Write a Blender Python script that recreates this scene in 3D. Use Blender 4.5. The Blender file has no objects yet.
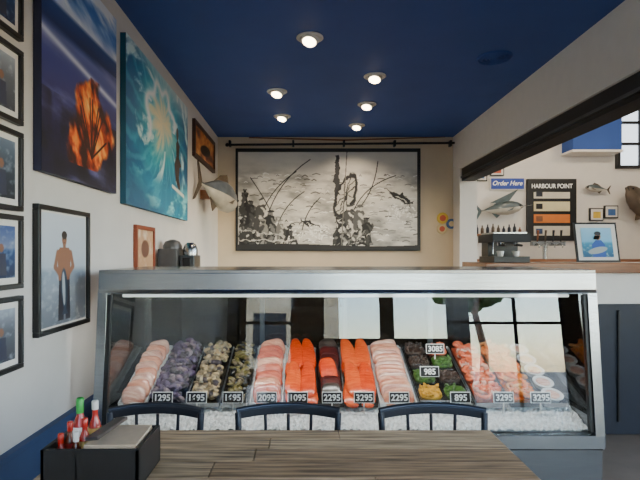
import bpy, math, random
import numpy as np
from mathutils import Vector, Matrix, Euler
random.seed(4); rng=np.random.RandomState(7)
D=bpy.data; C=bpy.context
col=C.scene.collection

def lin(c):
    c=[x/255 for x in c]
    return tuple((x/12.92 if x<=.04045 else ((x+.055)/1.055)**2.4) for x in c)
def mat(name,rgb,rough=.5,metal=0,var=0.0,scale=8,emit=0,bump=0,stretch=(1,1,1),rgb2=None,coat=0):
    m=D.materials.new(name); m.use_nodes=True; nt=m.node_tree; b=nt.nodes['Principled BSDF']
    c=lin(rgb); b.inputs['Base Color'].default_value=(*c,1); b.inputs['Roughness'].default_value=rough
    b.inputs['Metallic'].default_value=metal
    if coat: b.inputs['Coat Weight'].default_value=coat; b.inputs['Coat Roughness'].default_value=.1
    if emit: b.inputs['Emission Color'].default_value=(*c,1); b.inputs['Emission Strength'].default_value=emit
    if var or rgb2 or bump:
        tc=nt.nodes.new('ShaderNodeTexCoord'); mp=nt.nodes.new('ShaderNodeMapping'); no=nt.nodes.new('ShaderNodeTexNoise')
        mp.inputs['Scale'].default_value=stretch; no.inputs['Scale'].default_value=scale; no.inputs['Detail'].default_value=6
        nt.links.new(tc.outputs['Object'],mp.inputs['Vector']); nt.links.new(mp.outputs[0],no.inputs['Vector'])
        r=nt.nodes.new('ShaderNodeValToRGB')
        r.color_ramp.elements[0].position=.32; r.color_ramp.elements[1].position=.68
        a=c if rgb2 is None else lin(rgb2)
        r.color_ramp.elements[0].color=(*[x*(1-var) for x in a],1)
        r.color_ramp.elements[1].color=(*[min(1,x*(1+var)) for x in c],1)
        nt.links.new(no.outputs['Fac'],r.inputs[0]); nt.links.new(r.outputs[0],b.inputs['Base Color'])
        if bump:
            bp=nt.nodes.new('ShaderNodeBump'); bp.inputs['Strength'].default_value=bump; bp.inputs['Distance'].default_value=.01
            nt.links.new(no.outputs['Fac'],bp.inputs['Height']); nt.links.new(bp.outputs[0],b.inputs['Normal'])
    return m
def glassmat(name,tint=(1,1,1),k=1.8):
    m=D.materials.new(name); m.use_nodes=True; nt=m.node_tree; nt.nodes.clear()
    o=nt.nodes.new('ShaderNodeOutputMaterial'); t=nt.nodes.new('ShaderNodeBsdfTransparent'); g=nt.nodes.new('ShaderNodeBsdfGlossy')
    t.inputs[0].default_value=(*tint,1); g.inputs['Roughness'].default_value=0
    f=nt.nodes.new('ShaderNodeFresnel'); f.inputs[0].default_value=1.45
    mu=nt.nodes.new('ShaderNodeMath'); mu.operation='MULTIPLY'; mu.inputs[1].default_value=k; mu.use_clamp=True
    mx=nt.nodes.new('ShaderNodeMixShader')
    nt.links.new(f.outputs[0],mu.inputs[0]); nt.links.new(mu.outputs[0],mx.inputs[0]); nt.links.new(t.outputs[0],mx.inputs[1]); nt.links.new(g.outputs[0],mx.inputs[2]); nt.links.new(mx.outputs[0],o.inputs[0])
    return m
def artmat():
    m=D.materials.new('printed_art'); m.use_nodes=True; nt=m.node_tree; b=nt.nodes['Principled BSDF']
    a=nt.nodes.new('ShaderNodeAttribute'); a.attribute_name='Col'; nt.links.new(a.outputs['Color'],b.inputs['Base Color']); b.inputs['Roughness'].default_value=.45
    return m
ART=artmat()

class MB:
    def __init__(s): s.v=[];s.f=[];s.mi=[];s.sm=[];s.mats=[]
    def add(s,vs,fs,mt,smooth=False):
        if mt not in s.mats: s.mats.append(mt)
        i=s.mats.index(mt); n=len(s.v); s.v+= [tuple(map(float,p)) for p in vs]
        for f in fs: s.f.append([n+k for k in f]); s.mi.append(i); s.sm.append(smooth)
    def box(s,x0,x1,y0,y1,z0,z1,mt):
        vs=[(x,y,z) for x in(x0,x1) for y in(y0,y1) for z in(z0,z1)]
        s.add(vs,[(0,1,3,2),(4,6,7,5),(0,4,5,1),(2,3,7,6),(0,2,6,4),(1,5,7,3)],mt)
    def obox(s,c,size,R,mt):
        c=Vector(c); h=[a/2 for a in size]
        vs=[c+R@Vector((x,y,z)) for x in(-h[0],h[0]) for y in(-h[1],h[1]) for z in(-h[2],h[2])]
        s.add(vs,[(0,1,3,2),(4,6,7,5),(0,4,5,1),(2,3,7,6),(0,2,6,4),(1,5,7,3)],mt)
    def tube(s,pts,rad,mt,n=12,cap=True,flat=1.0):
        pts=[Vector(p) for p in pts]; 
        if not hasattr(rad,'__len__'): rad=[rad]*len(pts)
        vs=[];fs=[]
        prev=None
        for i,p in enumerate(pts):
            t=(pts[min(i+1,len(pts)-1)]-pts[max(i-1,0)]).normalized()
            if prev is None:
                a=Vector((0,0,1)) if abs(t.z)<.9 else Vector((1,0,0)); u=t.cross(a).normalized()
            else: u=(prev-t*prev.dot(t)).normalized()
            prev=u; w=t.cross(u)
            for k in range(n):
                an=2*math.pi*k/n; vs.append(p+u*math.cos(an)*rad[i]+w*math.sin(an)*rad[i]*flat)
        for i in range(len(pts)-1):
            for k in range(n): fs.append((i*n+k,i*n+(k+1)%n,(i+1)*n+(k+1)%n,(i+1)*n+k))
        s.add(vs,fs,mt,True)
        if cap: s.add(vs[:n],[list(range(n))[::-1]],mt); s.add(vs[-n:],[list(range(n))],mt)
    def cyl(s,p0,p1,r0,r1,mt,n=20): s.tube([p0,p1],[r0,r1],mt,n)
    def lathe(s,c,prof,mt,n=24,R=None):
        c=Vector(c); R=R or Matrix.Identity(3); vs=[];fs=[]
        for r,z in prof:
            for k in range(n):
                a=2*math.pi*k/n; vs.append(c+R@Vector((r*math.cos(a),r*math.sin(a),z)))
        for i in range(len(prof)-1):
            for k in range(n): fs.append((i*n+k,i*n+(k+1)%n,(i+1)*n+(k+1)%n,(i+1)*n+k))
        s.add(vs,fs,mt,True)
    def ell(s,c,abc,mt,R=None,nu=12,nv=7,shape=None):
        c=Vector(c); R=R or Matrix.Identity(3); vs=[];fs=[]
        for j in range(nv+1):
            ph=-math.pi/2+math.pi*j/nv
            for k in range(nu):
                a=2*math.pi*k/nu; p=Vector((math.cos(ph)*math.cos(a),math.cos(ph)*math.sin(a),math.sin(ph)))
                if shape: p=shape(p)
                vs.append(c+R@Vector((p.x*abc[0],p.y*abc[1],p.z*abc[2])))
        for j in range(nv):
            for k in range(nu): fs.append((j*nu+k,j*nu+(k+1)%nu,(j+1)*nu+(k+1)%nu,(j+1)*nu+k))
        s.add(vs,fs,mt,True)
    def prism(s,pts,off,mt):
        pts=[Vector(p) for p in pts]; off=Vector(off); n=len(pts)
        vs=pts+[p+off for p in pts]
        s.add(vs,[list(range(n))[::-1],[n+k for k in range(n)]]+[(k,(k+1)%n,n+(k+1)%n,n+k) for k in range(n)],mt)
    def rail(s,pts,w,h,mt):
        vs=[];fs=[];pts=[Vector(p) for p in pts]
        for i,p in enumerate(pts):
            t=(pts[min(i+1,len(pts)-1)]-pts[max(i-1,0)]).normalized(); sd=t.cross(Vector((0,0,1))).normalized(); up=Vector((0,0,1))
            for a,b in((-1,-1),(1,-1),(1,1),(-1,1)): vs.append(p+sd*a*w/2+up*b*h/2)
        for i in range(len(pts)-1):
            for k in range(4): fs.append((i*4+k,i*4+(k+1)%4,(i+1)*4+(k+1)%4,(i+1)*4+k))
        n=len(vs); fs+=[(3,2,1,0),(n-4,n-3,n-2,n-1)]
        s.add(vs,fs,mt)
    def finish(s,name,bevel=0,parent=None):
        a=np.array(s.v); mn=a.min(0); mx=a.max(0); o=Vector(((mn[0]+mx[0])/2,(mn[1]+mx[1])/2,mn[2]))
        me=D.meshes.new(name); me.from_pydata([Vector(p)-o for p in s.v],[],s.f); 
        for m in s.mats: me.materials.append(m)
        me.polygons.foreach_set('material_index',s.mi); me.polygons.foreach_set('use_smooth',s.sm); me.update()
        import bmesh
        bm=bmesh.new(); bm.from_mesh(me); bmesh.ops.recalc_face_normals(bm,faces=bm.faces); bm.to_mesh(me); bm.free()
        ob=D.objects.new(name,me); col.objects.link(ob); ob.location=o
        if parent: ob.parent=parent; ob.location=o-parent.location
        if bevel:
            b=ob.modifiers.new('bevel','BEVEL'); b.width=bevel; b.segments=2; b.limit_method='ANGLE'; b.angle_limit=math.radians(50)
        return ob
def text(s,loc,size,mt,parent,rot=(math.pi/2,0,0),name='lettering',align='CENTER',shear=0,sx=1,off=0):
    c=D.curves.new(name,'FONT'); c.body=s; c.size=size; c.align_x=align; c.align_y='CENTER'; c.extrude=.0008; c.shear=shear; c.offset=off
    c.materials.append(mt); o=D.objects.new(name,c); col.objects.link(o); o.rotation_euler=rot; o.scale=(sx,1,1)
    o.parent=parent; o.location=Vector(loc)-parent.location; return o

# ---------- painter ----------
def vnoise(x,y,seed=0):
    g=np.random.RandomState(seed).rand(64,64); xi=np.floor(x).astype(int); yi=np.floor(y).astype(int)
    fx=x-xi; fy=y-yi; fx=fx*fx*(3-2*fx); fy=fy*fy*(3-2*fy); G=lambda a,b:g[a%64,b%64]
    return (G(xi,yi)*(1-fx)+G(xi+1,yi)*fx)*(1-fy)+(G(xi,yi+1)*(1-fx)+G(xi+1,yi+1)*fx)*fy
def fbm(x,y,seed=0,o=5):
    t=0;a=.5
    for i in range(o): t=t+a*vnoise(x,y,seed+i); x=x*2.03;y=y*2.03;a*=.5
    return t
class Art:
    def __init__(s,w,h,res):
        s.w,s.h=w,h; s.nx=int(res); s.ny=max(2,int(res*h/w))
        s.X,s.Y=np.meshgrid(np.linspace(0,w,s.nx),np.linspace(0,h,s.ny)); s.c=np.zeros((s.ny,s.nx,3))
    def warp(s,amp,freq,seed):
        dx=(fbm(s.X*freq,s.Y*freq,seed)-.48)*2*amp; dy=(fbm(s.X*freq,s.Y*freq,seed+9)-.48)*2*amp
        s.X=s.X+dx; s.Y=s.Y+dy
    def mix(s,m,c):
        m=np.clip(m,0,1)[...,None]; s.c=s.c*(1-m)+np.asarray(c,float)*m
    def ramp(s,t,stops):
        p=[a for a,_ in stops]; return np.stack([np.interp(t,p,[q[i] for _,q in stops]) for i in range(3)],-1)
    def ell(s,x,y,a,b,c,rot=0,soft=.12):
        r=math.radians(rot); dx=s.X-x;dy=s.Y-y; u=dx*math.cos(r)+dy*math.sin(r); v=-dx*math.sin(r)+dy*math.cos(r)
        s.mix((1-np.sqrt((u/a)**2+(v/b)**2))/soft+.5,c)
    def poly(s,pts,c):
        ins=np.zeros(s.X.shape,bool); n=len(pts)
        for i in range(n):
            x1,y1=pts[i];x2,y2=pts[(i+1)%n]
            if y1==y2: continue
            cond=((y1>s.Y)!=(y2>s.Y))&(s.X<(x2-x1)*(s.Y-y1)/(y2-y1)+x1); ins^=cond
        s.mix(ins.astype(float),c)
    def line(s,pts,w,c):
        for (x1,y1),(x2,y2) in zip(pts[:-1],pts[1:]):
            L=(x2-x1)**2+(y2-y1)**2+1e-9; t=np.clip(((s.X-x1)*(x2-x1)+(s.Y-y1)*(y2-y1))/L,0,1)
            d=np.hypot(s.X-x1-t*(x2-x1),s.Y-y1-t*(y2-y1)); s.mix((w/2-d)/(w*.3)+.5,c)
    def panel(s,o,U,V,parent,name='print'):
        o=Vector(o);U=Vector(U);V=Vector(V); ny,nx=s.ny,s.nx
        me=D.meshes.new(name); base=o-parent.location
        vs=[base+U*(i/(nx-1))+V*(j/(ny-1)) for j in range(ny) for i in range(nx)]
        fs=[(j*nx+i,j*nx+i+1,(j+1)*nx+i+1,(j+1)*nx+i) for j in range(ny-1) for i in range(nx-1)]
        me.from_pydata(vs,[],fs); me.materials.append(ART)
        at=me.color_attributes.new('Col','FLOAT_COLOR','POINT'); c=np.clip(s.c/255,0,1); c=np.where(c<=.04045,c/12.92,((c+.055)/1.055)**2.4)
        a=np.ones((ny*nx,4)); a[:,:3]=c.reshape(-1,3); at.data.foreach_set('color',a.ravel())
        ob=D.objects.new(name,me); col.objects.link(ob); ob.parent=parent; return ob

# ---------- materials ----------
M_wall=mat('plaster_wall',(216,210,204),.8,var=.04,scale=3,bump=.05)
M_wallb=mat('plaster_cream',(218,200,172),.8,var=.04,scale=3)
M_wallf=mat('storefront_timber',(84,72,62),.7,var=.15,scale=4,stretch=(6,6,1))
M_ceil=mat('ceiling_blue_paint',(50,84,158),.75,var=.05,scale=2)
M_floor=mat('concrete_floor',(100,92,84),.55,var=.15,scale=5)
M_blue=mat('blue_wainscot',(54,74,112),.6,var=.08,scale=4)
M_white=mat('white_paint',(232,227,220),.6,var=.02)
M_black=mat('black_paint',(16,16,18),.4)
M_dark=mat('dark_beam',(28,28,32),.6,var=.1)
M_navy=mat('navy_cabinet',(26,32,46),.5,var=.1)
M_steel=mat('stainless_steel',(158,160,162),.24,1,var=.08,scale=6,stretch=(1,1,25))
M_steeld=mat('dark_steel',(90,94,98),.35,1,var=.1)
M_chair=mat('chair_gunmetal',(70,76,88),.32,.8,var=.1)
M_chairhi=mat('chair_seat_vinyl',(20,22,28),.4,0,var=.1)
M_glass=glassmat('clear_glass',(.95,.97,.96),1.7)
M_dglass=glassmat('smoked_glass',(.16,.17,.18),1.6)
M_ice=mat('crushed_ice',(222,226,228),.35,var=.22,scale=45,bump=1.0)
M_tray=mat('tray_white',(215,218,220),.4,var=.02)
M_lamp=mat('lamp_lens',(255,226,178),.5,emit=18)
M_tube=mat('fluorescent_tube',(250,252,255),.5,emit=.9)
M_cnt=mat('varnished_wood',(136,82,46),.3,var=.25,scale=6,stretch=(1,8,8),coat=.4)
M_txw=mat('lettering_white',(250,250,246),.6,emit=.15)
woods=[mat('weathered_plank_%d'%i,c,.5,var=.14,scale=4,stretch=(1.0,15,15),rgb2=c2,bump=.3) for i,(c,c2) in enumerate([((206,174,134),(116,90,62)),((190,162,126),(104,82,58)),((214,186,148),(130,104,76)),((180,148,112),(96,74,52))])]

XL,XR,H,YB,YF=-1.4,2.34,3.31,7.95,-3.0
# ---------- room shell ----------
def slab(name,*a,m): 
    b=MB(); b.box(*a,m); return b.finish(name)
slab('floor',-1.6,7.4,-3.2,9.7,-.1,0,m=M_floor)
slab('wall_left',XL-.15,XL,YF,YB+.15,0,H,m=M_wall)
slab('wall_back',XL,2.6,YB,YB+.15,0,H,m=M_wallb)
slab('ceiling',XL-.15,XR,YF,YB+.15,H,H+.1,m=M_ceil)
b=MB(); b.box(XR,2.6,YF,YB,2.75,4.7,M_white); b.box(XR,2.6,7.6,YB,0,2.75,M_white); b.finish('wall_divider')
b=MB(); b.box(2.37,2.57,-1,7.6,2.56,2.75,M_dark); b.box(2.35,2.37,-1,7.6,2.60,2.63,M_steeld); b.finish('trim_1')
b=MB(); b.box(XL,XL+.03,YF,4.2,0,.5,M_blue); b.box(XL,XL+.045,YF,4.2,.5,.53,M_blue); b.finish('trim_2',.004)
slab('wall_nook',2.45,2.6,YB+.15,9.5,0,4.7,m=M_white)
slab('wall_far',2.45,7.2,9.5,9.65,0,4.7,m=M_white)
slab('ceiling_bar',2.6,7.35,YF,9.65,4.7,4.8,m=M_white)
b=MB()
for y0,y1 in((YF,-1.5),(2.2,3.6),(7.2,9.65)): b.box(7.2,7.35,y0,y1,0,4.7,M_white)
b.box(7.2,7.35,-1.5,7.2,0,.9,M_white); b.box(7.2,7.35,-1.5,7.2,3.9,4.7,M_white); b.finish('wall_right')
def window(name,x0,x1,y0,y1,z0,z1,nx,nz):
    b=MB(); w=.05
    if x1-x0>y1-y0:
        ym=(y0+y1)/2
        for i in range(nx+1):
            x=x0+(x1-x0)*i/nx; b.box(x-w/2,x+w/2,y0,y1,z0,z1,M_dark)
        for i in range(nz+1):
            z=z0+(z1-z0)*i/nz; b.box(x0,x1,y0,y1,z-w/2,z+w/2,M_dark)
        b.box(x0,x1,ym-.003,ym+.003,z0,z1,M_glass)
    else:
        xm=(x0+x1)/2
        for i in range(nx+1):
            y=y0+(y1-y0)*i/nx; b.box(x0,x1,y-w/2,y+w/2,z0,z1,M_white)
        for i in range(nz+1):
            z=z0+(z1-z0)*i/nz; b.box(x0,x1,y0,y1,z-w/2,z+w/2,M_white)
        b.box(xm-.003,xm+.003,y0,y1,z0,z1,M_glass)
    return b.finish(name)
window('window_1',7.25,7.31,3.6,7.2,.9,3.9,4,3)
window('window_2',7.25,7.31,-1.5,2.2,.9,3.9,4,3)
b=MB()
ops=[(-1.1,-.25),(.3,1.35),(1.55,2.55),(2.9,4.6),(4.9,6.8)]
sill=[0,1.2,1.2,0,1.2]
xs=XL-.15
for a,c in ops: b.box(xs,a,YF-.15,YF,0,4.7,M_wallf); xs=c
b.box(xs,7.35,YF-.15,YF,0,4.7,M_wallf)
for i,(a,c) in enumerate(ops):
    b.box(a,c,YF-.15,YF,3.0,4.7,M_wallf)
    if sill[i]: b.box(a,c,YF-.15,YF,0,sill[i],M_wallf)
b.finish('wall_front')
for i,(a,c) in enumerate(ops):
    window('window_%d'%(i+3),a,c,YF-.1,YF-.05,sill[i],3.0,1 if i<3 else 2,2 if i!=1 else 1)
b=MB(); b.box(-30,40,-40,-3.2,-.15,-.05,mat('asphalt',(130,128,124),.9,var=.15)); b.finish('street_ground')
b=MB(); mb=mat('stucco_building',(206,190,164),.9,var=.06); b.box(-12,1.5,-22,-17,-.05,4.5,mb); b.box(-12.2,1.7,-22,-16.8,4.5,4.8,M_white)
for i in range(4): b.box(-10.5+i*2.7,-9+i*2.7,-17.03,-16.98,1,3,M_navy)
b.finish('street_building')
b=MB(); Mlf=mat('tree_leaves',(70,104,46),.8,var=.4,scale=6); b.tube([(5.5,-10,-.06),(5.6,-10,1.2),(5.4,-10.1,2.4),(5.7,-10,3.4)],[.16,.12,.1,.06],M_cnt,10)
for i in range(60):
    v=Vector((random.gauss(0,1),random.gauss(0,1),random.gauss(0,1))).normalized()*random.uniform(.3,1.5); b.ell(Vector((5.6,-10,3.6))+v,(.35,.35,.22),Mlf,None,7,4)
b.finish('street_tree')
b=MB(); b.box(5.9,7.1,9.44,9.5,3.1,4.3,mat('emissive_daylight_pane',(215,228,240),.3,emit=2.2))  # pane emits light itself in place of daylight; solid wall behind it
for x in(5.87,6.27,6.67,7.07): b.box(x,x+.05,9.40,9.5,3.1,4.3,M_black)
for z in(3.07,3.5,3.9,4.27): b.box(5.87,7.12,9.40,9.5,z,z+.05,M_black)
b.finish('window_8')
b=MB(); b.box(4.86,5.75,9.1,9.498,3.35,4.7,M_ceil); b.box(4.84,5.77,9.08,9.498,3.31,3.35,M_white); b.finish('blue_soffit_panel')

# ---------- downlights ----------
for X,Y in((.034,4.29),(.72,5.22),(-.33,5.71),(.756,6.2),(-.32,6.74),(.735,7.21)):
    b=MB()
    b.lathe((X,Y,H),[(.115,0),(.117,-.008),(.108,-.014),(.08,-.012),(.078,0)],M_white,28)
    R=Euler((math.radians(-22),0,math.radians(-25))).to_matrix()
    b.lathe((X,Y,H-.012),[(.076,.03),(.078,0),(.07,-.025),(.06,-.036)],M_white,28,R)
    b.lathe((X,Y,H-.012),[(.06,-.034),(.03,-.036),(0.0001,-.037)],M_lamp,28,R)
    o=b.finish('recessed_downlight')
    l=D.lights.new('downlight_bulb','SPOT'); l.energy=80; l.color=(1,.80,.56); l.spot_size=math.radians(120); l.spot_blend=.8; l.shadow_soft_size=.05
    lo=D.objects.new('bulb',l); col.objects.link(lo); lo.parent=o; lo.location=Vector((X,Y+.02,H-.07))-o.location; lo.rotation_euler=(math.radians(14),0,0)
b=MB()
for r in(.16,.12,.08,.05,.025): b.lathe((1.78,4.72,H),[(r,0),(r,-.014),(r-.014,-.024),(r-.02,-.004)],M_ceil,32)
b.finish('ceiling_vent')

# ---------- left wall art ----------
def frame(name,y0,y1,z0,z1,art,fw=.025,dep=.03,mt=M_black,matw=0):
    b=MB(); x0=XL+.001
    b.box(x0,x0+dep*.5,y0+fw,y1-fw,z0+fw,z1-fw,M_white)
    if fw>0:
        b.box(x0,x0+dep,y0,y1,z0,z0+fw,mt); b.box(x0,x0+dep,y0,y1,z1-fw,z1,mt); b.box(x0,x0+dep,y0,y0+fw,z0+fw,z1-fw,mt); b.box(x0,x0+dep,y1-fw,y1,z0+fw,z1-fw,mt)
    o=b.finish(name,.003 if fw>0 else 0); e=fw+matw
    art.panel((x0+dep*.5+.002,y0+e,z0+e),(0,y1-y0-2*e,0),(0,0,z1-z0-2*e),o); return o
def canvas(name,y0,y1,z0,z1,art,mt):
    b=MB(); b.box(XL+.001,XL+.045,y0,y1,z0,z1,mt); o=b.finish(name,.004)
    art.panel((XL+.047,y0,z0),(0,y1-y0,0),(0,0,z1-z0),o); return o
a=Art(.81,1,280); X,Y=a.X,a.Y
a.c=a.ramp(Y,[(0,(24,22,48)),(.25,(38,36,88)),(.5,(58,64,134)),(.62,(96,106,166)),(.66,(26,44,96)),(.74,(34,66,130)),(.76,(190,196,220)),(.84,(70,120,196)),(1,(34,92,184))])
n=fbm(X*3+Y*5,Y*6,3); a.mix(np.where(Y>.76,(n-.42)*5,0),(236,240,246))
a.mix(np.where((Y<.66),(fbm(X*3+Y*6,Y*14,9)-.5)*4,0)*.55,(130,130,184))
a.mix(np.exp(-((Y-.6+.12*X)/.018)**2)*.8,(226,230,240))
a.mix(np.where(Y<.36,(fbm(X*8,Y*8,12)-.36)*3,0)*.8,(12,10,20))
yy=(Y-.08)/.5; wdt=.25*np.clip(1-(2*yy-.75)**2*.75,0,1)**.7*((yy>0)&(yy<1.1)); fx=X-.44+.05*np.sin(Y*16)-.1*yy
fl=fbm(X*12+Y*4,Y*7,21,6)
m=np.clip((wdt-np.abs(fx))/.05+(fl-.52)*4,0,1)*(wdt>0.02)
a.c=a.c*(1-m[...,None])+a.ramp(fbm(X*16+Y*6,Y*10,30,6),[(.3,(50,14,8)),(.43,(160,48,12)),(.53,(236,100,26)),(.62,(252,150,54)),(.8,(255,220,140))])*m[...,None]
for i in range(10):
    an=random.uniform(.2,2.9); a.line([(.48,.14),(.48+.2*math.cos(an),.14+.3*math.sin(an))],.012,(60,24,16))
canvas('canvas_beach_fire_photo',2.56,3.57,1.88,3.12,a,mat('canvas_edge_navy',(26,30,60),.6))
a=Art(1.5,1,320); X,Y=a.X,a.Y
cx,cy=.72,.66; r=np.hypot((X-cx)*.75,(Y-cy)); th=np.arctan2(Y-cy,X-cx)
st=fbm(np.cos(th)*4+r*9+10,np.sin(th)*4+r*3+9,5)
a.c=a.ramp(r+(st-.5)*.3,[(0,(252,240,200)),(.14,(226,232,206)),(.2,(140,214,218)),(.3,(36,166,194)),(.46,(10,108,158)),(.8,(8,70,118))])
rib=np.sin(th*26+r*18+st*5); a.mix(np.clip(rib-.3,0,1)*np.clip((r-.2)*6,0,1)*.5,(150,220,232))
a.mix(np.clip((st-.58)*9,0,1)*(r>.2),(214,242,244))
a.mix(np.exp(-((r-.24-.03*np.sin(th*7))/.035)**2)*((th>.0)|(th<-2.6)),(248,252,252))
a.mix(np.clip((.3-Y)/.1,0,1)*.8,(18,140,176)); a.mix(np.clip((.32-Y)*6,0,1)*np.clip((fbm(X*5,Y*14,8)-.5)*6,0,1),(140,220,226))
a.mix(np.clip((Y-.92+.1*X)*6,0,1)*.8,(236,240,232)); a.mix(np.clip((.35-Y-.4*X)*6,0,1)*.7,(10,70,110))
a.poly([(1.10,.3),(1.06,.42),(1.12,.5),(1.11,.6),(1.16,.64),(1.22,.6),(1.2,.5),(1.28,.44),(1.22,.42),(1.2,.34),(1.25,.24),(1.18,.24)],(66,50,46)); a.ell(1.15,.68,.035,.05,(70,50,44)); a.line([(1.0,.24),(1.36,.2)],.03,(236,234,222))
canvas('canvas_wave_surfer_painting',3.76,5.72,1.83,3.12,a,mat('canvas_edge_teal',(16,80,104),.6))
a=Art(1.5,.6,80); X,Y=a.X,a.Y; a.c=a.ramp(fbm(X*4,Y*6,4),[(.2,(90,46,24)),(.5,(200,112,46)),(.8,(244,196,110))]); a.ell(.8,.25,.4,.12,(40,26,20),10)
frame('framed_sunset_photo',6.14,7.5,2.66,3.12,a,.05,.04,mat('brown_frame',(70,42,28),.5))
a=Art(.56,.63,240); X,Y=a.X,a.Y; a.c=a.ramp(Y,[(0,(112,118,128)),(.2,(150,158,168)),(.3,(140,154,170)),(.33,(186,196,206)),(.63,(208,214,222))])
a.mix((fbm(X*20,Y*30,3)-.5)*2*(Y<.32),(205,210,214))
sk=(150,104,80)
a.poly([(.2,.02),(.21,.26),(.34,.26),(.35,.02),(.29,.02),(.28,.2),(.265,.02)],(60,58,66)); a.poly([(.205,.25),(.195,.36),(.185,.41),(.22,.44),(.33,.44),(.365,.41),(.352,.36),(.34,.25)],sk)
a.line([(.195,.41),(.165,.33),(.23,.28)],.034,sk); a.line([(.355,.41),(.385,.33),(.32,.28)],.034,sk); a.ell(.275,.49,.029,.04,sk); a.ell(.275,.513,.033,.024,(40,30,26)); a.line([(.275,.45),(.275,.47)],.034,sk)
a.ell(.262,.487,.004,.003,(40,30,26)); a.ell(.288,.487,.004,.003,(40,30,26)); a.line([(.267,.468),(.283,.468)],.004,(90,50,40))
a.ell(.275,.2,.04,.12,(60,72,88),4); a.ell(.268,.2,.018,.1,(176,184,190),4); a.poly([(.245,.05),(.32,.05),(.28,.11)],(60,72,88))
frame('framed_fisherman_photo',2.555,3.167,1.02,1.71,a,.026,.035,M_black,.012)
def seaart(seed,kind):
    a=Art(.4,.34,80); X,Y=a.X,a.Y
    pal=[[(0,(16,34,70)),(.17,(34,70,120)),(.2,(120,134,166)),(.34,(60,84,140))],[(0,(60,62,72)),(.2,(96,100,108)),(.34,(160,168,182))],[(0,(24,30,38)),(.17,(46,58,72)),(.34,(110,124,142))]][kind]
    a.c=a.ramp(Y,pal); a.mix((fbm(X*30,Y*30,seed)-.5)*2,(180,190,200))
    a.ell(.22,.10,.09,.03,(40,44,52),12); a.poly([(.13,.06),(.09,.02),(.09,.12)],(40,44,52))
    a.poly([(.24,.02),(.25,.16),(.32,.16),(.33,.02)],(50,54,74)); a.ell(.285,.195,.02,.028,(140,98,76)); return a
for i,(z0,z1) in enumerate([(2.48,2.88),(2.07,2.43),(1.655,2.035),(1.285,1.635),(.90,1.25)]):
    frame('framed_fishing_photo',1.95,2.43,z0,z1,seaart(40+i,i%3),.024,.03,M_black,.03)
a=Art(.5,.38,60); a.c[:]=(206,160,120); a.mix((fbm(a.X*12,a.Y*12,2)-.4)*3,(232,214,190)); a.ell(.25,.19,.12,.09,(120,80,60))
frame('framed_small_print',4.05,4.55,1.30,1.69,a,.035,.03,mat('red_brown_frame',(140,66,40),.5))

# ---------- fish maker ----------
def fish(b,c,L,hh,tt,a,u,mb_,ml,mf,bill=0,fork=.3):
    a=Vector(a).normalized(); u=Vector(u); u=(u-a*u.dot(a)).normalized(); w=a.cross(u); c=Vector(c)
    P=[(-.5,.05),(-.42,.07),(-.3,.2),(-.1,.42),(.1,.5),(.25,.46),(.38,.33),(.47,.14),(.5,.03)]
    if bill: P+=[(.56,.02),(.5+bill,.004)]
    n=16; vs=[];ft=[];fb=[]
    for x,r in P:
        for k in range(n):
            an=2*math.pi*k/n; vs.append(c+a*x*L+u*math.sin(an)*r*hh+w*math.cos(an)*r*tt)
    for i in range(len(P)-1):
        for k in range(n):
            (ft if k<n/2 else fb).append((i*n+k,i*n+(k+1)%n,(i+1)*n+(k+1)%n,(i+1)*n+k))
    b.add(vs,ft,mb_,True); b.add(vs,fb,ml,True)
    def fin(pts): b.prism([c+a*x*L+u*y*hh-w*.006 for x,y in pts],w*.012,mf)
    fin([(-.47,0),(-.60,.55),(-.64,.6),(-.56,0),(-.64,-.6),(-.60,-.55)])
    fin([(.2,.45),(.12,.75),(-.05,.6),(-.2,.3)]); fin([(-.05,-.4),(-.15,-.65),(-.25,-.25)])
    for sgn in(1,-1):
        b.prism([c+a*x*L+u*y*hh+w*sgn*tt*z for x,y,z in((.26,0,.46),(.05,-.25,.62),(.2,-.2,.46))],w*sgn*.006,mf)
        b.ell(c+a*.41*L+u*.06*hh+w*sgn*tt*.27,(.02,.02,.02),M_black)
    b.prism([c+a*x*L+u*y*hh-w*tt*.2 for x,y in((.40,-.12),(.495,-.05),(.49,-.08),(.40,-.16))],w*tt*.4,M_black)
M_fb=mat('fish_back',(84,92,100),.35,.2,var=.3,scale=9,coat=.5); M_fl=mat('fish_belly',(180,174,160),.35,.1,var=.15,coat=.5); M_ff=mat('fish_fin',(84,70,56),.5,var=.2)
b=MB(); fish(b,(-1.15,6.7,2.25),.92,.42,.2,(.36,.9,-.2),(0,0,1),M_fb,M_fl,M_ff); b.box(XL,-1.23,6.62,6.74,2.18,2.30,M_cnt); b.finish('mounted_trophy_fish')
M_mb=mat('marlin_back',(70,84,88),.35,.2,var=.3,coat=.5)
b=MB(); fish(b,(3.66,9.33,2.3),.8,.26,.14,(1,0,.12),(0,0,1),M_mb,M_fl,M_mb,bill=.25); b.prism([(3.78,9.33,2.42),(3.96,9.33,2.66),(3.43,9.33,2.40)],(0,.015,0),M_mb); b.box(3.62,3.72,9.36,9.5,2.25,2.35,M_cnt); b.finish('mounted_marlin')
b=MB(); fish(b,(6.2,9.25,2.35),.9,.42,.2,(-.6,-.1,.75),(0,0,1),mat('dark_fish',(72,58,44),.4,var=.4),M_ff,M_ff); b.box(6.15,6.25,9.3,9.5,2.3,2.4,M_cnt); b.finish('mounted_grouper')
b=MB(); fish(b,(5.45,9.38,2.68),.42,.14,.08,(-1,0,.1),(0,0,1),M_mb,M_fl,M_ff); b.box(5.43,5.47,9.4,9.5,2.66,2.70,M_cnt); b.finish('mounted_small_fish')

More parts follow.
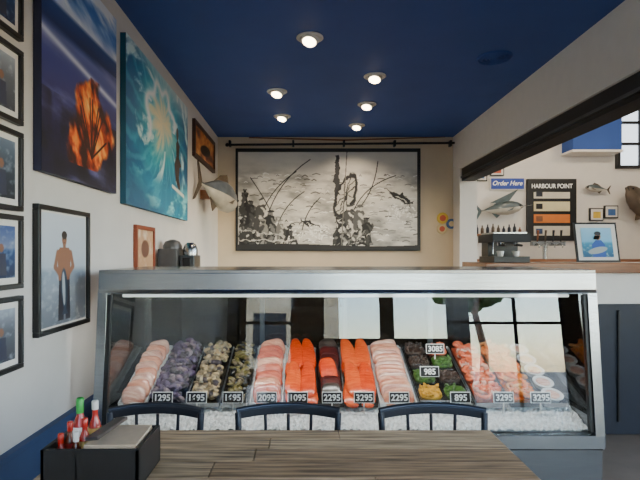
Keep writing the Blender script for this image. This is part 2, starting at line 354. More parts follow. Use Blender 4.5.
# ---------- mural ----------
a=Art(184,100,480); X,Y=a.X,a.Y
n=fbm(X/14+Y/30,Y/6,3,6); n2=fbm(X/40,Y/12,17,6)
a.c=a.ramp(n*.7+n2*.3,[(.2,(120,120,118)),(.42,(176,174,168)),(.55,(216,213,205)),(.8,(240,238,230))])
a.mix(np.clip((Y-72)/10,0,1)*.85,(218,214,204))
rr=np.random.RandomState(5)
for i in range(240):
    x=rr.uniform(4,180); y=rr.uniform(8,76); L=rr.uniform(2,9); k=rr.choice([80,120,236,250]); a.line([(x,y),(x+L*.5,y+rr.uniform(.3,1.5)),(x+L,y)],rr.uniform(.4,1.0),(k,k,k-4))
K=(30,30,32); K2=(70,70,70); Wt=(214,211,202)
for x0,y0,x1,y1,bend in((30,30,74,90,9),(22,26,60,78,8),(40,20,68,58,6),(110,30,142,88,-10),(118,40,160,74,8),(36,34,14,72,-5),(66,20,84,52,4)):
    pts=[]
    for i in range(9):
        t=i/8; k=bend*4*t*(1-t); pts.append((x0+(x1-x0)*t-k*.6,y0+(y1-y0)*t+k*.5))
    a.line(pts,.9,K)
a.warp(2.6,.22,70)
def man(x,y,s,lean,c1,c2):
    a.ell(x+lean*s*.9,y+s*10.6,s*1.6,s*2.0,c2); a.ell(x+lean*s*.9,y+s*12.0,s*2.5,s*.9,c1)
    a.poly([(x-s*2.6,y),(x-s*3.4+lean*s*.4,y+s*7),(x-s*1.5+lean*s*.8,y+s*9.2),(x+s*2+lean*s*.8,y+s*9.0),(x+s*3.6+lean*s*.4,y+s*6.5),(x+s*2.8,y)],c1)
    a.line([(x+s,y+s),(x+lean*s*2+s,y-3*s),(x+s,y-8*s)],s*2.6,c2); a.line([(x-1.4*s,y+s),(x-2*s,y-8*s)],s*2.8,c1)
    a.line([(x+lean*s*.8,y+s*7),(x+lean*s*2.6,y+s*4),(x+lean*s*4,y+s*7)],s*1.5,c2)
def rub(f,nr,xa,xb,ya):
    for i in range(nr):
        x=rr.uniform(xa,xb); y=rr.uniform(ya,f(x)); a.ell(x,y,rr.uniform(.6,2.8),rr.uniform(.4,1.5),[(24,24,24),(60,60,60),(120,120,118),(206,204,196)][rr.randint(4)],rr.uniform(0,180))
a.poly([(3,3),(3,44),(10,48),(20,38),(34,28),(52,20),(62,9),(62,3)],(56,56,56))
rub(lambda x:42-x*.5,150,4,56,4)
for q in((13,34,1.2,1,K,K2),(23,31,1.6,1.4,K2,Wt),(33,22,1.4,1.4,K,(120,120,118)),(44,17,1.1,1,(120,118,114),(190,188,180)),(8,50,.9,.8,K2,K),(53,11,1.0,1,K,K2),(28,14,1.3,-1,(150,148,142),K2)): man(*q)
rub(lambda x:30-x*.35,50,4,58,4)
a.line([(4,10),(60,10)],1.1,Wt); a.line([(4,20),(46,15)],.8,Wt)
a.poly([(97,4),(101,40),(98,60),(99,94),(103,94),(104,62),(112,44),(132,28),(138,4)],(48,48,50))
rub(lambda x:48-(x-100)*.6,200,99,136,5)
a.ell(110,54,10,23,K,-22,.06); a.ell(110,54,7.6,19,(196,193,184),-22,.06)
for t in range(5):
    an=t*math.pi/5; r0=math.radians(-22); ux=8*math.cos(an); uy=21*math.sin(an); dx=ux*math.cos(r0)-uy*math.sin(r0); dy=ux*math.sin(r0)+uy*math.cos(r0)
    a.line([(110-dx,54-dy),(110+dx,54+dy)],1.0,K)
for q in((112,26,1.5,1.4,K2,Wt),(122,25,1.6,1.2,(90,90,90),(200,198,190)),(130,16,1.3,1.2,K,K2),(105,13,1.4,1,K,(150,150,146))): man(*q)
rub(lambda x:26-(x-100)*.3,60,99,136,5)
def fi(x,y,L,rot,c=K):
    a.ell(x,y,L,L*.26,c,rot,.2); r=math.radians(rot); a.line([(x+L*.9*math.cos(r),y+L*.9*math.sin(r)),(x+1.5*L*math.cos(r),y+1.5*L*math.sin(r))],.8,c)
    bx,by=x-L*math.cos(r),y-L*math.sin(r); a.line([(bx-L*.35*math.cos(r+1.0),by-L*.35*math.sin(r+1.0)),(bx,by),(bx-L*.35*math.cos(r-1.0),by-L*.35*math.sin(r-1.0))],1.1,c)
    a.poly([(x+L*.5,y),(x+L*.2,y+L*.5),(x-L*.3,y+L*.15)],c); a.ell(x+1,y-L*.12,L*.6,L*.06,(200,198,190),rot)
fi(73,26,8,-18); fi(164,52,12,150)
for i in range(90): a.ell(rr.normal(168,8),rr.normal(38,4),.8,.8,(250,249,244)); a.ell(rr.normal(75,9),rr.normal(16,4),.9,.7,(250,249,244))
a.X,a.Y=X,Y
a.mix(((X>104.6+.06*Y)&(X<105.6+.06*Y)).astype(float),(110,108,104)); a.mix((X<1.6)|(X>181.5),K); a.mix(Y>97.6,K); a.mix(Y<5+1.2*np.sin(X/30),(40,40,42))
b=MB(); b.box(-1.115,1.815,YB-.035,YB-.002,1.50,3.125,M_black); o=b.finish('fishing_mural',.004)
a.panel((-1.10,YB-.038,1.515),(2.90,0,0),(0,0,1.59),o)
b=MB(); b.tube([(-1.22,YB-.08,3.17),(2.35,YB-.08,3.20)],.018,M_dark)
for x in(-1.2,-.2,.6,1.4,2.28): b.box(x-.015,x+.015,YB-.1,YB,3.15,3.24,M_dark)
b.ell((-1.24,YB-.08,3.17),(.03,.03,.03),M_dark)
b.tube([(-.9,YB-.05,3.29),(.6,YB-.05,3.25),(2.2,YB-.05,3.30)],[.01,.014,.006],M_cnt,8); b.finish('fishing_rod_rail')
def disc(name,x,z,r,c1,c2):
    b=MB(); R=Euler((math.pi/2,0,0)).to_matrix(); b.lathe((x,YB-.002,z),[(r,0),(r,.015),(r*.85,.02),(r*.5,.02)],c1,28,R); b.lathe((x,YB-.002,z),[(r*.55,.022),(.0001,.022)],c2,28,R); b.finish(name)
R_=mat('plaque_red',(206,90,60),.5,var=.2); Y_=mat('plaque_yellow',(226,190,70),.5,var=.2); B_=mat('plaque_blue',(70,110,170),.5,var=.2); PW=mat('plaque_cream',(226,206,160),.5,var=.1)
disc('round_plaque',2.17,2.02,.09,Y_,R_); disc('round_plaque',2.16,1.85,.08,PW,R_); disc('round_plaque',2.31,1.93,.08,B_,PW)

# ---------- bar area ----------
b=MB(); b.box(3.50,4.12,9.44,9.497,2.68,2.88,mat('sign_blue',(24,62,160),.4)); b.box(3.485,4.135,9.45,9.498,2.665,2.895,M_white); o=b.finish('order_here_sign')
text('Order Here',(3.80,9.437,2.785),.12,M_txw,o,shear=.3,sx=.95,off=.002)
b=MB(); b.box(4.18,5.11,9.44,9.498,1.70,2.87,M_black); cm=[mat('tap_strip_%d'%i,c,.5,var=.05) for i,c in enumerate([(224,216,200),(230,218,174),(220,124,46),(214,206,190)])]
for (z0,z1),m in zip([(2.50,2.62),(2.26,2.44),(2.04,2.20),(1.80,1.98)],cm): b.box(4.30,4.98,9.43,9.445,z0,z1,m)
for i in range(4): b.box(4.34,4.46,9.42,9.435,1.83+i*.235,1.93+i*.235,[M_blue,M_cnt,M_black,M_navy][i])
o=b.finish('beer_menu_board')
text('HARBOUR POINT',(4.645,9.435,2.73),.115,M_txw,o,sx=.85,off=.002)
b=MB(); b.box(3.0,4.1,9.15,9.498,1.78,1.82,M_cnt)
for x in np.arange(3.08,4.05,.1):
    h=random.uniform(.12,.2); b.lathe((x,9.3,1.82),[(.001,0),(.03,0),(.03,h*.6),(.012,h*.8),(.012,h),(.001,h)],random.choice([M_cnt,M_fl,M_navy,M_ff]),10)
b.finish('bottle_shelf')
for i,(x,z,m) in enumerate([(3.3,2.95,B_),(3.62,3.05,R_),(5.5,2.2,Y_),(5.78,2.25,B_)]):
    b=MB(); b.box(x-.13,x+.13,9.46,9.498,z-.12,z+.12,M_black); b.box(x-.11,x+.11,9.45,9.47,z-.10,z+.10,M_white); b.box(x-.07,x+.07,9.445,9.455,z-.07,z+.05,m); b.finish('small_framed_poster')
b=MB(); b.box(3.0,7.1,8.9,9.48,0,1.3,M_navy); b.box(2.95,7.12,8.85,9.48,1.3,1.36,M_cnt); b.finish('back_bar_cabinet',.005)
b=MB(); b.cyl((4.35,9.1,1.36),(4.35,9.1,1.62),.04,.04,M_steel); b.box(4.1,4.7,9.05,9.15,1.6,1.68,M_steel)
for i in range(4): b.tube([(4.18+i*.14,9.05,1.64),(4.18+i*.14,8.97,1.62),(4.18+i*.14,8.96,1.56)],.012,M_steel,8); b.tube([(4.18+i*.14,9.03,1.68),(4.18+i*.14,9.0,1.88)],[.012,.022],[M_cnt,M_ff,M_navy,M_black][i],8)
b.finish('beer_tap_tower')
b=MB(); b.box(1.42,3.6,3.95,4.55,1.30,1.38,M_cnt); b.box(1.46,3.6,4.0,4.5,1.05,1.30,M_white); b.box(1.46,3.6,4.02,4.48,0,1.05,M_navy)
for x in(2.0,2.5,3.0): b.box(x,x+.02,4.005,4.02,.1,1.0,M_black)
b.finish('order_counter',.006)
b=MB()
b.box(1.56,1.86,4.15,4.50,1.38,1.43,M_black); b.box(1.58,1.84,4.34,4.5,1.43,1.58,M_black); b.box(1.55,1.87,4.15,4.5,1.55,1.62,M_dark); b.box(1.57,1.85,4.18,4.48,1.62,1.635,M_steel)
for x in(1.64,1.77):
    b.cyl((x,4.22,1.55),(x,4.22,1.52),.03,.026,M_steel); b.tube([(x,4.22,1.53),(x,4.10,1.52)],.010,M_black,8); b.lathe((x,4.22,1.43),[(.001,0),(.022,0),(.03,.045),(.026,.045),(.02,.006),(.001,.006)],M_white,14)
b.tube([(1.57,4.17,1.58),(1.54,4.12,1.53),(1.54,4.12,1.45)],.006,M_steel,8); b.finish('espresso_machine',.006)
a=Art(.28,.26,120); X,Y=a.X,a.Y; a.c=a.ramp(Y,[(0,(30,90,130)),(.12,(60,150,190)),(.14,(130,200,235)),(.26,(160,215,245))]); a.mix((fbm(X*40,Y*60,3)-.5)*3*(Y<.13),(160,200,210))
a.poly([(.09,0),(.09,.11),(.13,.15),(.18,.15),(.21,.11),(.21,0)],(40,90,180)); a.ell(.152,.185,.026,.034,(180,130,100)); a.ell(.152,.21,.03,.018,(40,40,50)); a.ell(.14,.06,.09,.028,(170,180,180),12)
b=MB(); x0,x1=2.20,2.55
def pf(x,z,y): return (x,y+ (z-1.38)*.2,z)
b.prism([pf(x0,1.385,4.05),pf(x1,1.385,4.05),pf(x1,1.71,4.05),pf(x0,1.71,4.05)],(0,.015,0),M_black)
b.prism([pf(x0+.015,1.40,4.048),pf(x1-.015,1.40,4.048),pf(x1-.015,1.695,4.048),pf(x0+.015,1.695,4.048)],(0,.004,0),M_white)
b.prism([(2.35,4.065,1.6),(2.39,4.065,1.6),(2.39,4.2,1.382),(2.35,4.2,1.382)],(0,.006,0),M_black)
o=b.finish('standing_photo_frame'); a.panel(pf(x0+.05,1.425,4.046),(.25,0,0),(0,.048,.24),o)
b=MB(); b.box(-1.36,-.75,4.4,5.9,.86,.92,M_steel)
for x in(-1.32,-.79):
    for y in(4.45,5.85): b.cyl((x,y,0),(x,y,.86),.022,.022,M_steel)
b.box(-1.34,-.77,4.42,5.88,.25,.28,M_steel); b.finish('prep_table',.004)
b=MB(); M_br0=mat('brushed_grey',(92,92,94),.4,.5,var=.1)
b.box(-1.37,-1.19,4.62,4.98,.92,1.50,M_br0); b.lathe((-1.28,4.8,1.50),[(.09,0),(.09,.03),(.07,.07),(.02,.09),(.001,.09)],M_br0,20)
b.box(-1.18,-1.04,4.66,4.94,.92,1.44,M_steeld); b.lathe((-1.11,4.8,1.44),[(.07,0),(.07,.06),(.055,.1),(.03,.12),(.001,.12)],M_steel,20); b.box(-1.15,-1.07,4.645,4.665,1.30,1.42,M_black)
b.finish('coffee_brewer',.02)

# ---------- display case ----------
cx0,cx1=-1.23,1.72
b=MB()
b.box(cx0,cx1,2.97,3.85,1.325,1.355,M_steel)
b.prism([(cx0,2.950,1.218),(cx0,2.962,1.24),(cx0,2.968,1.335),(cx0,2.985,1.355),(cx0,3.02,1.355),(cx0,3.02,1.218)],(cx1-cx0,0,0),M_steel)
b.prism([(cx0,2.868,.33),(cx0,2.872,.405),(cx0,2.94,.405),(cx0,2.94,.33)],(cx1-cx0,0,0),M_steel)
b.box(cx0,cx1,2.90,3.85,.06,.315,M_steel); b.box(cx0+.02,cx1-.02,2.93,3.8,0,.06,M_black)
b.box(cx0,cx1,2.89,3.5,.315,.332,M_black)
for x in np.arange(cx0+.75,cx1-.3,.74): b.box(x,x+.008,2.897,2.90,.07,.31,M_steeld)
for x in (cx0,cx1-.055):
    b.prism([(x,2.87,.40),(x,2.955,1.22),(x,3.0,1.22),(x,2.93,.40)],(.055,0,0),M_steel)
    b.box(x,x+.055,3.80,3.85,.33,1.33,M_steel)
    b.box(x,x+.055,2.95,3.82,.33,.50,M_steel)
for x in (cx0+.055,cx1-.075): b.prism([(x,2.885,.42),(x,2.965,1.21),(x,2.99,1.21),(x,2.92,.42)],(.02,0,0),M_black)
b.box(cx0,cx1,3.79,3.85,.33,.72,M_steel); b.box(cx0,cx1,3.79,3.85,1.24,1.33,M_steel)
for x in(-.35,.28,.93): b.box(x,x+.035,3.80,3.84,.72,1.25,M_steeld)
b.box(cx0+.05,cx1-.05,3.02,3.79,.34,.40,M_tray)
b.box(cx0+.06,cx1-.06,3.07,3.11,1.205,1.225,M_steeld)
case=b.finish('seafood_display_case',.004)
b=MB(); b.prism([(cx0+.05,2.895,.405),(cx0+.05,2.982,1.22),(cx0+.05,2.988,1.22),(cx0+.05,2.901,.405)],(cx1-cx0-.1,0,0),M_glass); b.finish('front_glass',0,case)
b=MB(); b.box(cx0+.02,cx0+.026,2.98,3.80,.5,1.32,M_glass); b.box(cx1-.026,cx1-.02,2.98,3.80,.5,1.32,M_glass); b.finish('side_glass',0,case)
b=MB(); b.box(cx0+.05,.3,3.81,3.816,.72,1.25,M_dglass); b.box(.29,cx1-.05,3.825,3.831,.72,1.25,M_dglass); b.finish('rear_sliding_doors',0,case)
b=MB(); b.cyl((cx0+.1,3.09,1.193),(cx1-.1,3.09,1.193),.009,.009,M_tube); b.finish('fluorescent_tube',0,case)
l=D.lights.new('case_light','AREA'); l.shape='RECTANGLE'; l.size=2.7; l.size_y=.05; l.energy=17; l.color=(1,.96,.90)
lo=D.objects.new('case_light',l); col.objects.link(lo); lo.parent=case; lo.location=Vector((.245,3.09,1.18))-case.location; lo.rotation_euler=(math.radians(8),0,0)
NX,NY=260,70; vs=[];fs=[]
for j in range(NY):
    for i in range(NX):
        x=cx0+.06+(cx1-cx0-.12)*i/(NX-1); y=2.925+(3.78-2.925)*j/(NY-1)
        z=.42+ (min(y,3.08)-2.925)/.155*.055+max(0,y-3.08)*.387
        vs.append((x,y,z+rng.uniform(-.009,.009)))
for j in range(NY-1):
    for i in range(NX-1): fs.append((j*NX+i,j*NX+i+1,(j+1)*NX+i+1,(j+1)*NX+i))
b=MB(); b.add(vs,fs,M_ice,False); b.finish('crushed_ice_bed')
n=Vector((0,-.36,.93)); S=Vector((0,.62,.24)); Rinc=Matrix.Rotation(math.atan2(.24,.62),3,'X')
def P(x,s,h): return Vector((x,3.10,.50))+S*s+n*h
def tray(b,x0,x1,s0=0,s1=1,m=M_tray):
    g=.006
    R=Rinc; L=.665*(s1-s0); c=P((x0+x1)/2,(s0+s1)/2,.004); b.obox(c,(x1-x0-g,L,.008),R,m)
    for x in(x0+g,x1-g): b.obox(P(x,(s0+s1)/2,.018),(.006,L,.032),R,m)
    for s in(s0,s1): b.obox(P((x0+x1)/2,s,.018),(x1-x0-g,.006,.032),R,m)
def rr3(s=1): return Euler((random.uniform(-.5,.5)*s,random.uniform(-.5,.5)*s,random.uniform(0,6.28))).to_matrix()
def clamshape(p): return Vector((p.x*(1-.25*p.y),p.y,p.z*(1-.4*max(0,p.y))))
def pile(b,x0,x1,ms,r,abc,n,hmax=.07,s0=.03,s1=.97,shape=clamshape,tilt=1.3):
    for i in range(n):
        s=random.uniform(s0,s1); x=random.uniform(x0+r,x1-r); u=1-abs((x-(x0+x1)/2)/((x1-x0)/2))**2
        h=.02+hmax*u*random.uniform(.45,1); k=random.uniform(.8,1.15)*r
        b.ell(P(x,s,h),(abc[0]*k,abc[1]*k,abc[2]*k),random.choice(ms),Rinc@rr3(tilt),10,6,shape)
def slabshape(p):
    f=lambda v:math.copysign(abs(v)**.62,v); return Vector((f(p.x),f(p.y),f(p.z)))
def filshape(p):
    f=lambda v:math.copysign(abs(v)**.7,v); x,y,z=f(p.x),f(p.y),f(p.z)
    return Vector((x*(1-.28*y)+.06*math.sin(y*4),y,z*(1-.35*y)*(1+.12*math.sin(y*16))))
def shingle(b,x0,x1,ms,n,th=.02,ov=1.9,base=.03,s0=.03,s1=.97,jit=.01,diag=.0,tilt=.35):
    for i in range(n):
        s=s0+(s1-s0)*(i+.5)/n; d=(s1-s0)*.665/n*ov/2
        R=Rinc@Euler((tilt+random.uniform(-.08,.08),random.uniform(-.12,.12),diag+random.uniform(-.14,.14))).to_matrix()
        b.ell(P((x0+x1)/2+random.uniform(-jit,jit),s,base+th*.7),((x1-x0)/2-.012,d,th),ms[i%len(ms)],R,18,8,slabshape)
def flesh(name,c,c2,sc=14,st=(1,6,1)): return mat(name,c,.32,var=.04,scale=sc,rgb2=c2,stretch=st,coat=.6)
F_white=flesh('white_fish_flesh',(230,196,178),(190,128,112)); F_pink=flesh('pink_fish_flesh',(216,126,102),(172,74,62)); F_sal=flesh('salmon_flesh',(236,84,24),(200,48,12)); F_sal2=flesh('salmon_flesh_light',(244,112,48),(216,64,20))
F_tuna=flesh('tuna_flesh',(96,34,32),(50,20,22)); F_skin=flesh('fish_skin',(80,70,64),(40,36,36)); F_pale=flesh('pale_fillet',(230,176,146),(196,112,88))
C1=mat('clam_purple',(76,60,88),.5,var=.45,scale=40); C2=mat('clam_grey',(116,100,108),.5,var=.4,scale=40); C3=mat('clam_beige',(164,146,112),.5,var=.4,scale=40); C4=mat('clam_dark',(50,42,50),.45,var=.4,scale=40)
C5=mat('oyster_shell',(116,104,82),.6,var=.45,scale=50); Mu=mat('mussel_shell',(26,30,32),.25,var=.4,scale=30,coat=.5); Mu2=mat('mussel_green',(96,88,46),.35,var=.4,scale=30)
def mk(name,x0,x1,fn,m=M_tray):
    b=MB(); tray(b,x0,x1,m=m); fn(b); return b.finish(name)
mk('white_fillet_tray',-1.165,-.985,lambda b:shingle(b,-1.16,-.99,[F_white,F_pale],9,.02,diag=.2,tilt=.5))
mk('purple_clam_tray',-.98,-.75,lambda b:pile(b,-.985,-.745,[C1,C1,C2,C4,C1],.027,(1,.85,.55),280,.085),M_steel)
mk('littleneck_clam_tray',-.745,-.535,lambda b:pile(b,-.74,-.54,[C3,C5,C3,C4,C5],.027,(1,.85,.5),210,.07),M_steel)
mk('mussel_tray',-.53,-.355,lambda b:pile(b,-.525,-.36,[Mu,Mu,Mu2,Mu2,C5],.029,(.55,1.05,.42),170,.055),M_steel)
mk('pink_fillet_tray',-.35,-.14,lambda b:shingle(b,-.345,-.145,[F_pink,F_pale,F_pink],8,.022,diag=.3,tilt=.5))
def salm(x0,x1):
    def f(b):
        w=(x1-x0)/2
        for lay in range(2):
            for k in range(2):
                for s in(.27,.73):
                    b.ell(P(x0+w*(k+.5)+random.uniform(-.008,.008),s+(lay*.08-.04),.035+lay*.03),(w*.56,.175,.02),random.choice([F_sal,F_sal2]),Rinc@Euler((.1,random.uniform(-.15,.15),random.uniform(-.12,.12))).to_matrix(),20,14,filshape)
    return f
mk('salmon_fillet_tray',-.13,.06,salm(-.125,.055),M_black)
mk('tuna_loin_tray',.07,.24,lambda b:(shingle(b,.075,.235,[F_skin,F_tuna,F_tuna],7,.02),shingle(b,.085,.225,[F_sal],1,.02,s0=.35,s1=.52,base=.055)),M_black)
mk('salmon_side_tray',.25,.45,salm(.255,.445),M_black)
mk('swordfish_steak_tray',.455,.69,lambda b:shingle(b,.46,.685,[F_pale,F_white,F_pale],14,.017,ov=2.6,tilt=.8,diag=.12))
G1=mat('seaweed_salad',(60,98,30),.4,var=.5,scale=50,coat=.5); G2=mat('dark_poke',(60,44,36),.4,var=.5,scale=50,coat=.5); G3=mat('mango_salsa',(200,150,40),.4,var=.4,scale=40)
S1=flesh('shrimp_pink',(232,130,90),(200,74,44),30); S2=flesh('prawn_orange',(236,136,32),(196,74,12),30); S3=flesh('prawn_tan',(220,160,84),(160,78,28),30)
def mixt(b):
    k=0
    for s in(.12,.38,.64,.88):
        for x in(.785,.945):
            m=[G3,G1,G1,G2,G2,G1,G2,S1][k]; k+=1
            c=P(x,s,.01)
            b.obox(c+n*.018,(.155,.15,.04),Rinc,M_steel)
            b.ell(c+n*.04,(.07,.068,.016),m,Rinc,16,6,slabshape)
            for q in range(30): b.ell(c+n*.052+Rinc@Vector((random.uniform(-.058,.058),random.uniform(-.056,.056),random.uniform(0,.01))),(.018,.009,.008),m,Rinc@rr3(1.5),6,4)
mk('prepared_salad_tray',.70,1.035,mixt,M_steel)
def shrimp(b,c,r,m,R):
    pts=[];rad=[]
    for i in range(9):
        t=i/8; an=-.6+t*3.6; pts.append(Vector(c)+R@Vector((r*math.cos(an),r*math.sin(an),0))); rad.append(r*(.42*(1-t)**.5+.1) if i<8 else r*.12)
    b.tube(pts,rad,m,8); e=pts[-1]; b.prism([e,e+R@Vector((r*.1,-r*.6,0)),e+R@Vector((-r*.35,-r*.5,0))],R@Vector((0,0,r*.1)),m)
def shr(x0,x1,ms,r,n,h): 
    def f(b):
        b.obox(P((x0+x1)/2,.5,.02),(x1-x0-.03,.6,.03),Rinc,ms[0])
        for i in range(n):
            s=random.uniform(.05,.95); x=random.uniform(x0+r,x1-r); u=1-abs((x-(x0+x1)/2)/((x1-x0)/2))**2
            shrimp(b,P(x,s,.035+h*u*random.uniform(.4,1)),r*random.uniform(.8,1.1),random.choice(ms),Rinc@rr3(.8))
    return f
mk('shrimp_tray',1.05,1.255,shr(1.055,1.25,[S1,S1,F_white],.03,120,.05),M_steel)
mk('jumbo_prawn_tray',1.265,1.46,shr(1.27,1.455,[S2,S2,S3],.034,100,.045),M_black)
def cups(b):
    for i in range(5):
        s=.1+i*.2; c=P(1.55,s,.012); b.lathe(c,[(.001,0),(.045,0),(.062,.035),(.066,.037),(.062,.04),(.055,.033),(.001,.03)],M_tray,22,Rinc); b.ell(c+n*.036,(.045,.045,.006),F_white,Rinc)
mk('crab_cup_tray',1.47,1.63,cups,M_steel)
tags=[(-.878,3.055,.572,'1295'),(-.669,3.055,.572,'1695'),(-.448,3.055,.572,'1695'),(-.24,3.055,.572,'2095'),(-.05,3.055,.572,'1095'),(.16,3.055,.572,'2295'),(.356,3.055,.572,'3295'),(.571,3.055,.572,'2295'),(.946,3.055,.572,'895'),(1.21,3.055,.572,'3295'),(1.437,3.055,.572,'3295'),(.81,3.27,.68,'985'),(.90,3.48,.79,'3085')]
for x,y,z,t in tags:
    b=MB(); w=.062; h=.033; b.prism([(x-w,y,z-h),(x+w,y,z-h),(x+w,y+.01,z+h),(x-w,y+.01,z+h)],(0,.004,0),M_txw); w-=.004;h-=.004
    b.prism([(x-w,y-.002,z-h),(x+w,y-.002,z-h),(x+w,y+.008,z+h),(x-w,y+.008,z+h)],(0,.003,0),M_black); b.box(x-.004,x+.004,y+.004,y+.01,z-.1,z-.02,M_white)
    o=b.finish('price_tag'); text(t,(x,y-.004,z),.052,M_txw,o,rot=(math.radians(82),0,0),off=.0012)

# ---------- table ----------
b=MB()
ed=[.95,1.08,1.20,1.33,1.44,1.57,1.69,1.80,1.90,1.99]
for k in range(len(ed)-1):
    xj=[-.85]+([.0+.35*math.sin(k*2.3)] if k%2 else [.25*math.cos(k*1.7)])+[.732]
    for q in range(2): b.box(xj[q]+.0015,xj[q+1]-.0015,ed[k]+.0015,ed[k+1]-.0015,.715,.75,woods[(k*3+q*2+k//2)%4])
b.box(-.80,.68,1.0,1.94,.64,.714,woods[3])
for x in(-.74,.62):
    for yy in(1.05,1.89): b.box(x-.04,x+.04,yy-.04,yy+.04,0,.64,woods[3])
    b.box(x-.025,x+.025,1.09,1.85,.12,.18,woods[3])
b.finish('wooden_dining_table',.002)

# ---------- chairs ----------
def chair(xc,w):
    b=MB(); hw=w/2; yb=2.13; ys=1.75; r=.014
    top=[]
    for i in range(13):
        t=-1+i/6; top.append((xc+hw*t,yb+.035*(1-t*t),.765+.014*(1-t*t)))
    b.rail(top,.022,.034,M_chair)
    b.tube([(x,y+.0,z+.02) for x,y,z in top],.011,M_chair,8)
    mid=[(xc+hw*(-1+i/6)*.95,yb-.01+.03*(1-(-1+i/6)**2),.60) for i in range(13)]
    b.rail(mid,.016,.03,M_chair)
    for s in(-1,1):
        b.tube([(xc+s*hw*.97,yb,.775),(xc+s*hw*.93,yb-.02,.6),(xc+s*hw*.88,yb-.05,.45),(xc+s*hw*.92,yb+.0,.2),(xc+s*hw*.98,yb+.05,0)],.014,M_chair,10)
        b.tube([(xc+s*hw*.85,ys,.44),(xc+s*hw*.92,ys-.03,0)],.014,M_chair,10)
        b.tube([(xc+s*hw*.87,ys,.2),(xc+s*hw*.9,yb,.2)],.01,M_chair,8)
    for s in(-.45,0,.45): b.tube([(xc+s*hw,yb+.03*(1-s*s),.76),(xc+s*hw*.95,yb+.015,.60)],.007,M_chair,8)
    b.tube([(xc-hw*.9,(ys+yb)/2,.2),(xc+hw*.9,(ys+yb)/2,.2)],.01,M_chair,8)
    b.prism([(xc-hw*.92,ys-.02,.44),(xc+hw*.92,ys-.02,.44),(xc+hw*.86,yb-.03,.44),(xc-hw*.86,yb-.03,.44)],(0,0,.035),M_chairhi)
    return b.finish('dining_chair',.003)
chair(-.64,.40); chair(-.076,.44); chair(.54,.455)

# ---------- condiment caddy ----------
M_cad=mat('caddy_black_wood',(30,28,28),.5,var=.2); x0,x1,y0,y1,z0,z1=-.787,-.495,1.48,1.70,.75,.87
b=MB(); b.box(x0,x1,y0,y1,z0,z0+.008,M_cad)
b.box(x0,x1,y0,y0+.012,z0,z1,M_cad); b.box(x0,x1,y1-.012,y1,z0,z1,M_cad); b.box(x0,x0+.012,y0,y1,z0,z1,M_cad); b.box(x1-.012,x1,y0,y1,z0,z1,M_cad); b.box(-.685,-.677,y0,y1,z0,z1-.02,M_cad)
b.finish('condiment_caddy',.002)
b=MB(); Mn=mat('paper_napkin',(206,184,158),.8,var=.06,scale=30)
for i in range(16):
    b.obox((-.592,1.59,.766+i*.0072),(.15+random.uniform(-.006,.006),.175+random.uniform(-.006,.006),.006),Euler((random.uniform(-.02,.02),.0,random.uniform(-.04,.04))).to_matrix(),Mn)
b.finish('napkin_stack')
b=MB(); M_menu=mat('menu_card_dark',(72,64,62),.4)
b.obox((-.635,1.60,.893),(.04,.19,.010),Euler((0,-.12,-.12)).to_matrix(),M_menu); b.finish('folded_menu')
M_red=mat('chili_sauce',(190,26,14),.25,coat=.6); M_grn=mat('green_cap',(50,170,70),.4); M_lab=mat('label_cream',(236,206,120),.6,var=.1); M_lr=mat('label_red',(200,40,30),.6,var=.2); M_br=mat('brown_sauce',(120,44,16),.25,coat=.6)
def bottle(name,x,y,r,h,body,cap,lab,ch=.03):
    b=MB(); z=.7585; nb=h*.62
    b.lathe((x,y,z),[(.001,0),(r*.95,0),(r,.005),(r,nb*.9),(r*.85,nb),(r*.45,nb+h*.12),(r*.4,h-ch)],body,20)
    b.lathe((x,y,z),[(r*1.015,nb*.45),(r*1.015,nb*.92)],lab,20)
    b.lathe((x,y,z),[(r*.5,h-ch),(r*.52,h-.004),(r*.4,h),(.001,h)],cap,16)
    b.finish(name)
bottle('sriracha_bottle',-.75,1.66,.024,.215,M_red,M_grn,M_txw,.05)
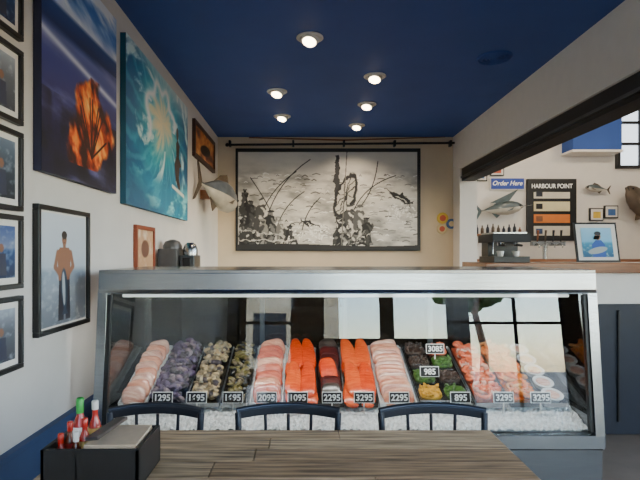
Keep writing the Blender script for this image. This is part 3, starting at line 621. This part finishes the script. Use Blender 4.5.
bottle('hot_sauce_bottle',-.702,1.665,.021,.205,M_red,M_white,M_lab)
bottle('hot_sauce_bottle',-.757,1.605,.018,.155,M_br,M_red,M_lr)
bottle('hot_sauce_bottle',-.712,1.61,.019,.165,M_red,M_red,M_lab)
bottle('hot_sauce_bottle',-.755,1.54,.018,.14,M_red,M_red,M_txw)
bottle('hot_sauce_bottle',-.708,1.54,.018,.145,M_br,M_white,M_lr)

# ---------- added bar fill lights, world, camera ----------
for X,Y in((4.2,7.6),(5.6,7.6),(4.2,5),(5.8,4)):  # pendants added only to brighten the bar room
    b=MB(); b.cyl((X,Y,4.7),(X,Y,4.02),.006,.006,M_black,8); b.lathe((X,Y,3.8),[(.16,0),(.15,.06),(.05,.2),(.03,.24)],M_black,24); b.ell((X,Y,3.86),(.05,.05,.06),M_lamp); o=b.finish('added_fill_pendant')
    l=D.lights.new('added_fill_bulb','POINT'); l.energy=45; l.color=(1,.84,.64); l.shadow_soft_size=.08; lo=D.objects.new('bulb',l); col.objects.link(lo); lo.parent=o; lo.location=Vector((X,Y,3.76))-o.location
w=D.worlds.new('World'); C.scene.world=w; w.use_nodes=True; nt=w.node_tree; bg=nt.nodes['Background']
sk=nt.nodes.new('ShaderNodeTexSky'); 
try:
    sk.sky_type='NISHITA'; sk.sun_disc=False; sk.sun_elevation=math.radians(45); sk.sun_rotation=math.radians(120)
except Exception: pass
nt.links.new(sk.outputs[0],bg.inputs[0]); bg.inputs[1].default_value=2.3
sl=D.lights.new('sun','SUN'); sl.energy=14; sl.color=(1,.93,.84); sl.angle=.01; so=D.objects.new('sun',sl); col.objects.link(so); so.location=(0,5,12); so.rotation_euler=(math.radians(-38),0,math.radians(8))
cd=D.cameras.new('camera'); cam=D.objects.new('camera',cd); col.objects.link(cam); cam.location=(0,0,1.45); cam.rotation_euler=(math.pi/2,0,0)
cd.lens=28.125; cd.sensor_width=36; cd.shift_x=.022; cd.shift_y=.022; cd.clip_start=.05; C.scene.camera=cam
